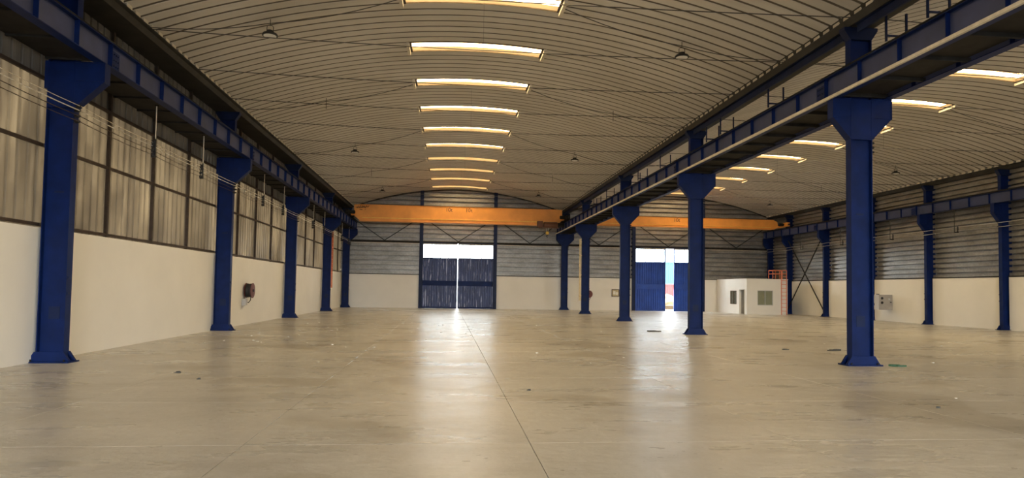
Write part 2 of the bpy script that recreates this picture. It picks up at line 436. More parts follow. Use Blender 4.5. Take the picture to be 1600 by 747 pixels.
# doors: two leaves each
def leaf(door, x0, x1, mat, n):
    y0, y1 = YE-.12, YE-.05
    rail = 'blue_paint' if mat == 'door_worn' else mat
    root = empty('door_leaf', ((x0+x1)/2, YE-.08, 0)); root.parent = door
    T = lambda mb: (mb.v.__setitem__(slice(None), [(v[0]-(x0+x1)/2, v[1]-(YE-.08), v[2]) for v in mb.v]), mb)[1]
    def ribbed(z0, z1):
        k = round((x1-x0-.1)/.20); p = (x1-x0-.1)/k; pts = []
        for i in range(k):
            a = x0+.05+i*p; pts += [(a, 0), (a+p*.55, 0), (a+p*.68, .035), (a+p*.87, .035)]
        pts.append((x1-.05, 0))
        return MB().sheet([[(x, YE-.075+d, z) for x, d in pts] for z in (z0, z1)])
    obj('sheet_panel', T(ribbed(.12, 1.92)), mat, root)
    obj('sheet_panel', T(ribbed(2.30, 4.20)), mat, root)
    obj('mid_rail', T(B(x0, x1, y0, y1, 1.90, 2.32)), rail, root)
    obj('bottom_rail', T(B(x0, x1, y0, y1, .003, .14)), rail, root)
    obj('cross_rail', T(B(x0, x1, y0, y1, 4.16, 4.24)), rail, root)
    obj('top_rail', T(B(x0, x1, y0, y1, 5.34, 5.44)), 'dark_blue_paint', root)
    for x in (x0, x1-.07): obj('stile', T(B(x, x+.07, y0, y1, .02, 5.44)), mat, root)
    for i in range(n):
        a = x0+.07+(x1-x0-.14)*i/n; b_ = x0+.07+(x1-x0-.14)*(i+1)/n
        obj('pane', T(B(a+.008, b_-.008, YE-.09, YE-.082, 4.24, 5.34)), 'door_glazing', root)
        if i: obj('glazing_bar', T(B(a-.028, a+.028, YE-.115, YE-.06, 4.24, 5.34)), 'dark_blue_paint', root)
d1 = empty('door_1', (.9, YE-.08, 0)); tag(d1, kind='structure')
d2 = empty('door_2', (19.1, YE-.08, 0)); tag(d2, kind='structure')
def leafp(door, *a):
    n0 = len(door.children); leaf(door, *a)
    door.children[-1].location -= door.location
leafp(d1, -2.07, .82, 'door_worn', 4); leafp(d1, .90, 3.87, 'door_worn', 3)
leafp(d2, 16.15, 18.84, 'door_blue', 3); leafp(d2, 19.60, 22.35, 'door_blue', 3)
for d_, (a, b_) in ((d1, D1), (d2, D2)):
    o = obj('track', B(a-.1, b_+.4, YE-.16, YE-.03, 5.44, 5.50), 'dark_blue_paint', d_, tuple(-d_.location))
    for x in (a-.08, b_):
        obj('jamb', B(x, x+.08, YE, YE+.26, -.05, 5.5), 'dark_blue_paint', d_, tuple(-d_.location))
portal((.9, YE+.3, 2.7), 5.9, 5.4, (math.radians(-90), 0, 0)); portal((19.1, YE+.3, 2.7), 5.9, 5.4, (math.radians(-90), 0, 0))

# wall behind the camera with two open gateways
fr = MB()
G = [(-5.5, 5.8), (16.0, 22.5)]; GH = 6.0
for a, b_ in ((-8.9, G[0][0]), (G[0][1], G[1][0]), (G[1][1], 28.7)): fr.box(a, b_, YR-.2, YR, -.1, 10.1)
for a, b_ in G: fr.box(a, b_, YR-.2, YR, GH, 10.1)
wf = obj('wall_front', fr, 'cladding'); tag(wf, kind='structure')
for a, b_ in G: portal(((a+b_)/2, YR-.25, GH/2), b_-a, GH, (math.radians(90), 0, 0))

# ------------------------------------------------------------------ steel columns
def corbel(s, reach, zo, zi, back=0.):
    """bracket plates on side s of the shaft"""
    m = MB(); a = .27*s; e = reach*s
    for y in (-.100, .084):
        m.prism([(a, zi), (e, zo), (e, ZB-.02), (a, ZB-.02)], 'y', y, y+.016)
    dx, dz = e-a, zo-zi; L_ = math.hypot(dx, dz); nx, nz = -dz/L_*.018, dx/L_*.018
    if s < 0: nx, nz = -nx, -nz
    fl = MB().prism([(a, zi), (e, zo), (e+nx*0-s*0, zo-abs(nz)*1.2), (a, zi-abs(nz)*1.2)], 'y', -.115, .115)
    en = MB().box(min(e, e+.016*s), max(e, e+.016*s), -.115, .115, zo-.02, ZB-.02)
    tp = MB().box(min(a, e+.02*s), max(a, e+.02*s), -.125, .125, ZB-.02, ZB)
    st = MB().box(min(a, e), max(a, e), -.112, .112, zo-.006, zo+.006)
    return [('corbel', m, 'blue_paint', None, [('corbel_flange', fl, 'blue_paint'), ('corbel_end_plate', en, 'blue_paint'), ('corbel_top_plate', tp, 'blue_paint'), ('corbel_stiffener', st, 'blue_paint')])]
def column_parts(kind):
    H = 8.02; P = []
    P.append(('base_plate', B(-.44, .44, -.21, .21, 0, .03), 'blue_paint'))
    for y in (-.135, .115):
        P.append(('base_gusset', MB().prism([(-.42, .03), (.42, .03), (.29, .23), (-.29, .23)], 'y', y, y+.02), 'blue_paint'))
    for s in (-1, 1):
        for y in (-.10, .08):
            P.append(('base_rib', MB().prism([(.275*s, .03), (.43*s, .03), (.275*s, .24)], 'y', y, y+.018), 'blue_paint'))
        for y in (-.175, .175):
            P.append(('anchor_bolt', MB().lathe([(.018, .03), (.018, .075)], 'z', 6, (.33*s, y, 0)), 'dark_steel'))
        P.append(('flange', B(min(.256*s, .275*s), max(.256*s, .275*s), -.105, .105, .03, H), 'blue_paint'))
    P.append(('web', B(-.256, .256, -.007, .007, .03, H), 'blue_paint'))
    P.append(('head_plate', B(-.256, .256, -.100, -.084, 5.45, ZB-.02), 'blue_paint'))
    P.append(('cap', MB().prism([(-.276, 7.90), (-.43, 8.13), (-.43, 8.2), (.43, 8.2), (.43, 8.13), (.276, 7.90)], 'y', -.11, .11), 'dark_blue_paint'))
    P.append(('splice_mark', B(-.10, .12, -.016, -.007, .92, 1.18), 'dark_blue_paint'))
    P.append(('splice_mark', B(-.09, .10, -.016, -.007, 3.62, 3.66), 'dark_blue_paint'))
    for z in (1.45, 1.78):
        P.append(('clamp', B(.275, .315, -.09, -.04, z, z+.04), 'dark_blue_paint'))
    if kind == 'l':
        P += corbel(1, .87, 6.04, 5.46); P.append(('wall_plate', B(-.34, -.275, -.10, .10, 5.85, ZB), 'blue_paint'))
    if kind == 'r':
        P += corbel(1, .68, 5.95, 5.42)
        for z in (5.28, 5.50):
            P.append(('insulator', MB().lathe([(.02, .270), (.03, .30), (.03, .38), (.02, .415)], 'x', 8, (0, 0, z)), 'black'))
    if kind == 'c':
        P += corbel(1, .77, 5.98, 5.46); P += corbel(-1, .72, 5.98, 5.46)
        for z in (5.16, 5.27, 5.38, 5.50):
            P.append(('insulator', MB().lathe([(.02, .275), (.03, .30), (.03, .33), (.02, .35)], 'x', 8, (0, -.06, z)), 'black'))
    if kind == 'l':
        for z in (5.16, 5.28, 5.40, 5.50):
            P.append(('insulator', MB().lathe([(.02, .270), (.035, .30), (.035, .36), (.02, .395)], 'x', 8, (0, -.06, z)), 'black'))
    return bake(P)
CP = {k: column_parts(k) for k in 'lcr'}
LLAB = ['blue steel column against the translucent wall, second before the red hose reel', 'blue steel column against the translucent wall, just before the red hose reel',
        'blue steel column against the translucent wall, first past the red hose reel', 'blue steel column against the translucent wall, beside the orange wall ladder',
        'blue steel column in the corner of translucent wall and end wall']
CLAB = ['free-standing blue column with two-sided bracket, green scrap lying at its foot', 'free-standing blue column with two-sided bracket, in front of the half-open door',
        'free-standing blue column with two-sided bracket, beside the framed notice board', 'free-standing blue column with two-sided bracket and a yellow ladder up its side',
        'two-sided bracket blue column set against the end wall between the doors']
RLAB = ['blue bracketed column on the ribbed right wall, second past the grey cabinet towards the gate', 'blue bracketed column on the ribbed right wall, first past the grey cabinet towards the gate',
        'blue bracketed column on the ribbed right wall that carries the grey cabinet', 'blue bracketed column at the near foot of the crossed wall bracing',
        'blue bracketed column at the far foot of crossed bracing, beside the office', 'blue bracketed column in the corner behind the white office']
for i in range(5):
    y = Y0+BAY*i if i < 4 else YE-.3
    thing('steel_column', (XL, y, 0), LLAB[i], 'column', CP['l'], 'steel columns of the translucent wall')
    thing('steel_column', (XC, y, 0), CLAB[i], 'column', CP['c'], 'free-standing steel columns in the middle row')
RY = [Y0+BAY*(1.5+.5*i) for i in range(5)] + [YE-.3]
for i, y in enumerate(RY):
    thing('steel_column', (XR, y, 0), RLAB[i], 'column', CP['r'], 'steel columns of the ribbed wall', math.pi)

# ------------------------------------------------------------------ crane runway beams, one length per frame bay
def beam_parts(Lb):
    P = [('web', B(-.006, .006, 0, Lb, .016, BH-.016), 'lit_dusty_blue'),
         ('bottom_flange', B(-.11, .11, 0, Lb, 0, .016), 'blue_paint'),
         ('top_flange', B(-.11, .11, 0, Lb, BH-.016, BH), 'blue_paint'),
         ('crane_rail', MB().prism([(-.05, BH), (.05, BH), (.05, BH+.012), (.018, BH+.03), (.018, BH+.055), (.032, BH+.065), (.032, BH+.09), (-.032, BH+.09), (-.032, BH+.065), (-.018, BH+.055), (-.018, BH+.03), (-.05, BH+.012)], 'y', 0, Lb), 'dark_steel')]
    st = MB()
    for s in (-1, 1): st.prism([(.006*s, .016), (.10*s, .016), (.105*s, BH-.016), (.006*s, BH-.016)], 'y', -.006, .006)
    st = st.mesh('stiffener', 'blue_paint')
    y = .22
    while y < Lb-.1:
        P.append(('stiffener', st, None, (0, y, 0))); y += 1.304
    for s in (-1, 1):
        bolts = MB()
        for i in range(3):
            for j in range(4):
                bolts.lathe([(.018, .016), (.018, .04)], 'x', 6, (0, .36+j*.09, .12+i*.13))
        if s < 0: bolts.v = [(-x, y_, z) for x, y_, z in bolts.v]
        P.append(('splice_plate', B(min(.006*s, .017*s), max(.006*s, .017*s), .30, .70, .07, .45), 'pale_steel' if 0 else 'blue_paint', None, [('bolts', bolts, 'dark_blue_paint')]))
    return bake(P)
BP = {}
rows = [(-7.56, 'runway beam along translucent wall', 'runway beams of the translucent wall'),
        (9.27, 'middle runway beam with pale lower edge', 'runway beams on the middle columns, translucent wall side'),
        (10.58, 'middle runway beam without pale edge', 'runway beams on the middle columns, ribbed wall side'),
        (27.74, 'runway beam along ribbed wall', 'runway beams of the ribbed wall')]
MID = ['span ending at the column with green scrap', 'span starting at the column with green scrap', 'span starting before the half-open door', 'span starting at the notice board', 'span ending at the end wall']
LEFT = ['span two before the hose reel', 'span just before the hose reel', 'span above the hose reel', 'span past the hose reel', 'span ending at the end wall']
RIGHT = ['', '', 'span towards the gate before the grey cabinet', 'span above the grey cabinet', 'span ending behind the office']
SPAN = {-7.56: LEFT, 9.27: MID, 10.58: MID, 27.74: RIGHT}
for x, lab, gr in rows:
    for k in range(1 if x > 20 else -1, 4):
        a = Y0+BAY*k; b_ = Y0+BAY*(k+1) if k < 3 else YE-.15
        Lb = round(b_-a-.006, 3)
        if Lb not in BP: BP[Lb] = beam_parts(Lb)
        thing('crane_beam', (x, a, ZB), 'blue '+lab+', '+SPAN[x][k+1], 'beam', BP[Lb], gr)
tag(obj('conductor_rail', MB().prism([(9.10, ZB-.035), (9.16, ZB-.035), (9.16, ZB+.03), (9.145, ZB+.03), (9.145, ZB-.02), (9.115, ZB-.02), (9.115, ZB+.03), (9.10, ZB+.03)], 'y', Y0-BAY, YE-.2), 'pale_steel'),
    'long pale metal channel fixed to the lower edge of middle runway beam', 'rail')
for k in range(-1, 4):
    a = Y0+BAY*k+.16; b_ = (Y0+BAY*(k+1) if k < 3 else YE-.3)-.16
    P = [('deck_plate', B(-.53, .53, 0, b_-a, 0, .006), 'dark_steel')]
    n = 8
    for i in range(n+1): P.append(('deck_bearer', B(-.60, .60, (b_-a-.05)*i/n, (b_-a-.05)*i/n+.05, -.088, 0), 'dark_steel'))
    thing('walkway_deck', (9.925, a, ZB+.10), 'dark walkway plate between paired middle beams, '+MID[k+1], 'walkway', bake(P), 'walkway plates between the runway beams')
for k in range(-1, 4):
    a = Y0+BAY*k+.14; b_ = (Y0+BAY*(k+1) if k < 3 else YE-.3)-.14
    P = [('plate', B(-.47, .47, 0, b_-a, 0, .008), 'dark_steel')]
    for i in range(9): P.append(('bearer', B(-.47, .52, (b_-a-.05)*i/8, (b_-a-.05)*i/8+.05, -.046, 0), 'dark_steel'))
    thing('walkway_deck', (-8.15, a, ZB+.06), 'dark plate between beam and translucent wall, '+LEFT[k+1], 'walkway', bake(P), 'plates beside the translucent-wall beam')
# light guard frames standing on the paired beams
gp = bake([('post', B(-.02, .02, -.02, .02, 0, 1.22), 'dark_blue_paint'), ('cross_bar', B(-.50, .0, -.018, .018, .66, .70), 'dark_blue_paint'), ('post', B(-.52, -.48, -.02, .02, .55, 1.22), 'dark_blue_paint'), ('foot', B(-.06, .06, -.05, .05, -.03, 0), 'dark_blue_paint')])
for k in range(-1, 4):
    for d in (4.6, 8.2, 9.5):
        y = Y0+BAY*k+d
        if 10 < y < YE-6: thing('guard_frame', (10.48, y, ZB+BH+.0), 'slim dark frame standing on the middle runway beam under the valley gutter', 'frame', gp, 'guard frames on the middle beams')
for k in range(-1, 4):
    a = Y0+BAY*k+.30; b_ = (Y0+BAY*(k+1) if k < 3 else YE-.3)-.30
    g_ = obj('gutter_beam', MB().prism([(9.70, 8.0), (9.76, 8.0), (9.76, 8.19), (9.82, 8.19), (9.82, 8.2), (9.64, 8.2), (9.64, 8.19), (9.70, 8.19)], 'y', a-.02, b_+.02), 'dark_blue_paint')
    tag(g_, 'thin blue steel beam under the middle valley gutter', 'beam', 'beams under the valley gutter')

# ------------------------------------------------------------------ overhead cranes
def text_mesh(s, size, name):
    cu = bpy.data.curves.new('t', 'FONT'); cu.body = s; cu.size = size; cu.extrude = .006; cu.align_x = 'CENTER'; cu.align_y = 'CENTER'
    to = bpy.data.objects.new('t', cu); COL.objects.link(to); bpy.context.view_layer.update()
    me = bpy.data.meshes.new_from_object(to.evaluated_get(bpy.context.evaluated_depsgraph_get()))
    bpy.data.objects.remove(to); me.name = name; me.materials.clear(); me.materials.append(MAT['black'])
    me.transform(Matrix.Rotation(math.radians(90), 4, 'X')); return me
def crane(name, x0, x1, y, z0, z1, label, tapered, hoist_x, marks):
    xm = (x0+x1)/2
    root = empty(name, (xm, y, z0)); tag(root, label, 'crane')
    hx = (x1-x0)/2; h = z1-z0; w2 = .25
    gird = MB().prism([(-hx+.45, 0), (hx-.45, 0), (hx, h*.32), (hx, h), (-hx, h), (-hx, h*.32)] if tapered else
                      [(-hx+.25, .0), (hx-.25, 0), (hx, h*.25), (hx, h*.8), (hx-.3, h), (-hx+.3, h), (-hx, h*.6)], 'y', -w2, w2)
    g_ = obj('girder', gird, 'orange_paint', root)
    obj('bottom_flange', B(-hx+.4, hx-.4, -w2-.07, w2+.07, -.025, 0), 'orange_paint', g_)
    obj('top_flange', B(-hx+.3, hx-.3, -w2-.05, w2+.05, h, h+.02), 'orange_paint', g_)
    obj('flange_highlight', B(-hx+.6, hx-.6, -w2-.05, -w2, h*.17, h*.21), 'yellow_mark', g_)  # yellow strip painting the highlight along the lower flange
    for s, bx in ((-1, x0-.2), (1, x1+.2)):
        bx = (-7.56 if x0 < 0 else 10.58) if s < 0 else (9.27 if x0 < 0 else 27.74)
        zr = ZB+BH+.09-z0
        t_ = obj('end_truck', B(bx-xm-.12, bx-xm+.12, -1.5, 1.5, zr+.10, zr+.42), 'orange_paint' if not tapered else 'dark_steel', root)
        for yy in (-1.2, 1.2):
            obj('wheel', MB().lathe([(.15, -.045), (.15, .045)], 'x', 14, (bx-xm, yy, zr+.15)), 'dark_steel', t_)
        mo = MB().lathe([(.11, -.25), (.13, -.2), (.13, .15), (.08, .2)], 'x', 12, (bx-xm-s*.35, -1.0, zr+.26))
        obj('drive_motor', mo, 'dark_steel', t_)
        obj('buffer', MB().lathe([(.06, -1.62), (.06, -1.5)], 'y', 10, (bx-xm, 0, zr+.26)), 'black', t_)
        # bracket tying the truck to the girder
        obj('truck_bracket', B(min(bx-xm, s*(hx-.2)), max(bx-xm, s*(hx-.2)), -.24, .24, zr+.14, zr+.40), 'orange_paint', t_)
    for me, mx_, mz in marks:
        obj('lettering', me, None, g_, (mx_-xm, -w2-.006, mz-z0))
    if hoist_x:
        hx_ = hoist_x-xm
        ho = obj('hoist', MB().lathe([(.20, -.55), (.24, -.5), (.24, .5), (.20, .55)], 'x', 16, (hx_, -.62, -.02)), 'hoist_brown', root)
        obj('trolley', B(hx_-.75, hx_+.75, -.40, .40, -.20, -.02), 'hoist_brown', ho)
        obj('hoist_motor', MB().lathe([(.16, .55), (.19, .6), (.19, 1.0), (.12, 1.08)], 'x', 14, (hx_, -.62, -.02)), 'dark_steel', ho)
        obj('control_box', B(hx_-1.05, hx_-.62, -.85, -.40, -.22, .25), 'hoist_brown', ho)
        rp = MB()
        for dx in (-.12, .12): rp.tube([(hx_+dx-.25, -.62, -.15), (hx_+dx*.5-.25, -.62, -.62)], .012, 5)
        obj('rope', rp, 'wire_bright', ho)
        hk = MB().lathe([(.05, -.09), (.13, -.07), (.13, .07), (.05, .09)], 'y', 14, (hx_-.25, -.62, -.66))
        hb = obj('hook_block', hk, 'yellow_mark', ho)
        pts = [(hx_-.25 + .08*math.sin(a_), -.62, -.90-.08*math.cos(a_)) for a_ in [math.pi*1.0*(q/8)*1.5-0.9+math.pi for q in range(9)]]
        obj('hook', MB().tube([(hx_-.25, -.62, -.76)]+[pts[i] for i in range(9)], .022, 6), 'dark_steel', hb)
    return root
# dark brush-like maker's mark on the left end of the first girder
mk = MB()
for q in ([(-.50, .02), (-.36, .0), (-.28, .12)], [(-.40, -.02), (-.18, .02), (-.10, .16)], [(-.24, .0), (-.05, .0), (.02, .15)], [(-.02, -.02), (.14, .14), (.20, -.02)], [(.06, .03), (.24, .05)],
          [(.24, -.03), (.34, .16)], [(.34, .16), (.42, .02), (.52, .17)], [(-.2, -.14), (.02, -.16)], [(.22, -.13), (.26, -.15)]):
    mk.tube([(a, 0, b_) for a, b_ in q], .022, 6)
mk = mk.mesh('lettering', 'black')
t10 = text_mesh('10t', .42, 'lettering')
crane('bridge_crane', -7.20, 8.98, 50.85, 6.80, 8.03, 'orange overhead travelling crane with hoist, in the span beside the translucent wall', True, 8.0, [(mk, -6.6, 7.80), (t10, .05, 7.79), (t10, 1.6, 7.79)])
crane('bridge_crane', 10.85, 27.45, 51.95, 7.04, 7.80, 'orange overhead travelling crane in the span above the white office', False, None, [(t10, 18.75, 7.58)])

# ------------------------------------------------------------------ tie rods, lamps and their cables
def sag(p, q, d, n=8):
    p, q = Vector(p), Vector(q); out = []
    for i in range(n+1):
        t_ = i/n; v = p.lerp(q, t_); v.z -= d*4*t_*(1-t_); out.append(tuple(v))
    return out
LIP = [(-7.81, 9.55), (10.32, 28.06)]      # inner edges of the gutter lips
def near_sky(y): return SKY0+3.87*round((y-SKY0)/3.87)
for bay, (xa, xb, sc) in enumerate(BAYS):
    for k in range(0, 13):
        y = 14.5+3.12*k
        P = [('rod', MB().tube(sag((LIP[bay][0], y, 8.365), (LIP[bay][1], y, 8.365), .11, 12), .013, 5), 'wire_dark')]
        P.append(('hanger', MB().tube([(sc, y, EAVE-.15), (sc, y, roof_z(sc, bay)+.01)], .004, 4), 'wire_dark'))
        o = obj('tie_rod', P[0][1], 'wire_dark')
        tag(o, 'thin dark tie rod stretched across the arched roof beside the %s wall' % ('translucent' if bay == 0 else 'ribbed'), 'rod', 'roof tie rods, %s span' % ('first' if bay == 0 else 'second'))
        if k % 3 == 1: h_ = obj('hanger', P[1][1], 'wire_dark', o)
lamp = bake([('housing', MB().lathe([(.05, .15), (.09, .14), (.11, .08), (.19, .055), (.215, .02), (.215, -.01), (.19, -.015)], 'z', 24), 'black', None,
              [('lens', MB().lathe([(.178, -.013), (.176, -.020), (.02, -.022)], 'z', 24), 'lens')]),
             ('yoke', MB().tube([(-.09, 0, .09), (-.09, 0, .25), (-.05, 0, .29), (.05, 0, .29), (.09, 0, .25), (.09, 0, .09)], .010, 5), 'black'),
             ('hook', MB().tube([(0, 0, .29), (0, 0, .36)], .010, 5), 'black')])
LAMPS = [(-5.15, 18.8), (-5.0, 34.9), (-4.95, 51.0-1.9), (6.95, 18.8), (6.85, 34.9), (6.85, 51.0-1.9), (12.6, 18.8), (25.7, 34.9), (12.6, 34.9), (25.7, 49.6)]
for x, y in LAMPS:
    bay = 0 if x < 9.9 else 1
    z = roof_z(x, bay)
    thing('high_bay_lamp', (x, y, z-.47), 'round black high-bay lamp hanging under the arched roof of the %s span' % ('translucent-wall' if bay == 0 else 'ribbed-wall'), 'lamp', lamp, 'high-bay lamps, %s span' % ('first' if bay == 0 else 'second'))
    xa, xb, sc = BAYS[bay]
    e = LIP[bay][0 if x < sc else 1]; si = sc-HW if x < sc else sc+HW
    pts = sag((e, y-1.3, 8.365), (x, y, z-.12), .10, 6) + sag((x, y, z-.12), (si, near_sky(y), roof_z(si, bay)-.06), .12, 6)[1:]
    pc = tag(obj('power_cable', MB().tube(pts, .013, 5), 'wire_dark'), 'black power cable carrying a high-bay lamp, from eave to skylight', 'cable', 'lamp cables')
    obj('eyelet', MB().tube([(x, y, z-.13), (x, y, z+.012)], .010, 5), 'wire_dark', pc)
for x, y in ((-5.0, 26.6), (6.85, 26.6), (-5.0, 42.4), (6.85, 42.4), (25.7, 26.2), (25.7, 42.4)):
    bay = 0 if x < 9.9 else 1; xa, xb, sc = BAYS[bay]; z = roof_z(x, bay)
    e = LIP[bay][0 if x < sc else 1]; si = sc-HW if x < sc else sc+HW
    pts = sag((e, y-1.3, 8.365), (x, y, z-.14), .10, 6) + sag((x, y, z-.14), (si, near_sky(y), roof_z(si, bay)-.06), .12, 6)[1:]
    pc = tag(obj('power_cable', MB().tube(pts, .013, 5), 'wire_dark'), 'black power cable without a lamp, from eave to skylight', 'cable', 'bare lamp cables')
    obj('empty_hook', MB().tube([(x, y, z+.012), (x, y, z-.45)], .012, 5), 'wire_dark', pc)

# ------------------------------------------------------------------ trolley wires and hangers
for i, z in enumerate((5.16, 5.28, 5.40, 5.50)):
    pts = []
    for k in range(-1, 4):
        a = Y0+BAY*k; b_ = Y0+BAY*(k+1) if k < 3 else YE-.3
        for p, q in zip((0, 3.43, 6.85), (3.43, 6.85, BAY)):
            s_ = (b_-a)/BAY; seg = sag((-7.94, a+p*s_, z), (-7.94, a+q*s_, z), .03, 4); pts += seg if not pts else seg[1:]
    tag(obj('conductor_wire', MB().tube(pts, (.008, .009, .012, .008)[i], 5), ('rust_steel', 'rust_steel', 'wire_bright', 'pale_steel')[i]), 'bare overhead conductor wire along the translucent wall', 'wire', 'conductor wires of the translucent wall')
    pts = [(27.93, Y0+BAY*.5, z)] + [(27.93, y_, z-(.03 if j % 2 else 0)) for j, y_ in enumerate([Y0+BAY*(.5+.25*q) for q in range(1, 14)]) if y_ < YE-.4] + [(27.93, YE-.4, z)]
    if i in (1, 3): tag(obj('conductor_wire', MB().tube(pts, .013, 5), 'wire_bright'), 'bare overhead conductor wire along the ribbed wall', 'wire', 'conductor wires of the ribbed wall')
hg = [('rod', MB().tube([(0, 0, .065), (0, 0, -1.32)], .014, 5), 'pale_steel'), ('clip', B(-.04, .05, -.03, .03, .03, .065), 'dark_steel'),
      ('spacer', B(-.09, .02, -.03, .03, -1.36, -1.30), 'black')]
for z in (5.16, 5.28, 5.40, 5.50): hg.append(('insulator', MB().lathe([(.03, -.05), (.045, -.02), (.045, .02), (.03, .05)], 'z', 8, (-.06, 0, z-ZB)), 'black'))
hg.append(('insulator_bar', B(-.015, .015, -.02, .02, -1.36, -.86), 'black'))
hgb = bake(hg)
for k in range(0, 4):
    for d in (3.43, 6.85):
        y = Y0+BAY*k+d
        if y < YE-1: thing('wire_hanger', (-7.88, y, ZB), 'thin rod with stacked black insulators hanging from the translucent-wall runway beam', 'hanger', hgb, 'wire hangers of the translucent wall')
hr = bake([('rod', MB().tube([(0, 0, 0), (0, 0, -1.25)], .02, 5), 'wire_dark'), ('spacer', B(.0, .22, -.03, .03, -1.28, -1.22), 'black'), ('insulator_bar', B(.17, .21, -.03, .03, -1.28, -.92), 'black')])
for q in range(6):
    y = Y0+BAY*(1.75+.5*q)
    if y < YE-1: thing('wire_hanger', (27.74, y, ZB), 'dark thin rod hanging from the ribbed-wall runway beam', 'hanger', hr, 'wire hangers of the ribbed wall')

# ------------------------------------------------------------------ crossed bracing on the right wall
for p, q in (((28.02, RY[4]-.09, .32), (28.02, RY[3]+.10, 5.95)), ((28.118, RY[3]+.09, .45), (28.118, RY[4]-.09, 6.05))):
    tag(obj('brace_rod', MB().tube([p, q], .045, 6), 'dark_steel'), 'dark diagonal bracing bar crossing on the ribbed wall beside the office', 'brace', 'crossed wall bracing')

# ------------------------------------------------------------------ white office cabin
ox, oX, oy, oY, oz = 23.45, 26.82, 48.95, 54.55, 2.76
def walls_x(y0, y1, x0, x1, z1, holes):
    m = MB(); c = x0
    for (a, b_, lo, hi) in holes:
        m.box(c, a, y0, y1, 0, z1); m.box(a, b_, y0, y1, hi, z1)
        if lo > 0: m.box(a, b_, y0, y1, 0, lo)
        c = b_
    m.box(c, x1, y0, y1, 0, z1); return m
def walls_y(x0, x1, y0, y1, z1, holes):
    m = walls_x(x0, x1, y0, y1, z1, holes); m.v = [(b_, a, c) for a, b_, c in m.v]; m.f = [f_[::-1] for f_ in m.f]; return m
W0 = (24.33, 25.62, .72, 1.90); S0 = (50.75, 51.95, .75, 1.85); SD = (49.35, 50.20, 0, 1.95)
off = empty('office_cabin', (ox, oy, 0)); tag(off, 'small white flat-roofed site office with windows and open door in the corner', 'office')
R_ = (-ox, -oy, 0)
obj('wall', walls_x(oy, oy+.12, ox, oX, oz, [W0]), 'white_paint', off, R_)
obj('wall', walls_y(ox, ox+.12, oy+.12, oY, oz, [SD, S0]), 'white_paint', off, R_)
obj('wall', B(oX-.12, oX, oy+.12, oY, 0, oz), 'white_paint', off, R_)
obj('wall', B(ox+.12, oX-.12, oY-.12, oY, 0, oz), 'white_paint', off, R_)
obj('roof_slab', B(ox-.03, oX+.03, oy-.03, oY, oz, oz+.06), 'white_paint', off, R_)
def winframe(ax, c, a, b_, lo, hi, n):
    m = MB()
    def bb(p, q, r_, s_):
        if ax == 'x': m.box(p, q, c+.02, c+.08, r_, s_)
        else: m.box(c+.02, c+.08, p, q, r_, s_)
    bb(a, b_, lo, lo+.05); bb(a, b_, hi-.05, hi); bb(a, a+.05, lo, hi); bb(b_-.05, b_, lo, hi)
    for i in range(1, n): bb(a+(b_-a)*i/n-.025, a+(b_-a)*i/n+.025, lo, hi)
    return m
f1 = obj('window', winframe('x', oy, *W0, 2), 'cabinet_side', off, R_)
for i in range(2):
    a = W0[0]+.05+(W0[1]-W0[0]-.075)*.5*i; obj('pane', B(a, a+.57, oy+.04, oy+.05, W0[2]+.05, W0[3]-.05), 'window_glass', f1)
obj('blind', B(W0[0]+.02, W0[1]-.02, oy+.09, oy+.10, W0[2]+.02, W0[3]-.02), 'blind', f1)
f2 = obj('window', winframe('y', ox, *S0, 2), 'frame_dark', off, R_)
for i in range(2):
    a = S0[0]+.05+.56*i; obj('pane', B(ox+.04, ox+.05, a, a+.52, S0[2]+.05, S0[3]-.05), 'window_glass', f2)
dl = obj('door', B(ox-.02, ox+.02, 49.32-.0, 49.37, .02, 1.93), 'white_paint', off, R_)
dl2 = obj('door_frame', MB().box(ox-.03, ox+.13, 49.32, 49.36, 0, 2.0).box(ox-.03, ox+.13, 50.19, 50.23, 0, 2.0).box(ox-.03, ox+.13, 49.32, 50.23, 1.95, 2.0), 'white_paint', off, R_)
obj('door_leaf', MB().box(ox+.12, ox+.95, 50.15, 50.19, .02, 1.93), 'cabinet_grey', off, R_)

# ------------------------------------------------------------------ ladders
def ladder(name, loc, z0, z1, wdt, axis, mat, label, cage=None, rung_mat=None):
    root = empty(name, loc); tag(root, label, 'ladder')
    def P(t_, z, d=0): return (t_, d, z) if axis == 'x' else (d, t_, z)
    for s in (-1, 1):
        obj('stile', MB().tube([P(s*wdt/2, z0), P(s*wdt/2, z1)], .03, 6), mat, root)
    n = int((z1-z0)/.30); rung = MB().tube([P(-wdt/2, 0), P(wdt/2, 0)], .018, 5).mesh('rung', rung_mat or mat)
    for i in range(1, n): obj('rung', rung, None, root, (0, 0, z0+.30*i))
    return root
ld = ladder('ladder', (26.50, oy-.055, 0), 0, 3.5, .42, 'x', 'safety_orange', 'orange steel ladder with guard rails leaning on the white office front')
cg = MB(); z0, z1 = oz+.07, 3.50
xs4 = (-.88, -.21, .21, .26)
for z in (z0+.40, z1):
    cg.tube([(xs4[0], .1, z), (xs4[3], .1, z)], .026, 5); cg.tube([(xs4[0], .75, z), (xs4[3], .75, z)], .026, 5)
    for x in (xs4[0], xs4[3]): cg.tube([(x, .1, z), (x, .75, z)], .026, 5)
for x in (xs4[0], xs4[3]):
    for y in (.1, .75): cg.tube([(x, y, z0-.01), (x, y, z1)], .026, 5)
cg.tube([(-.31, .75, z0-.01), (-.31, .75, z1)], .026, 5); cg.tube([(-.31, .1, z0-.01), (-.31, .1, z1)], .026, 5)
obj('guard_rail', cg, 'safety_orange', ld)
ladder('ladder', (9.52, Y0+BAY*3-.05, 0), .95, 5.40, .40, 'y', 'ladder_yellow', 'pale yellow cat ladder fixed to the side of a free-standing column', None)
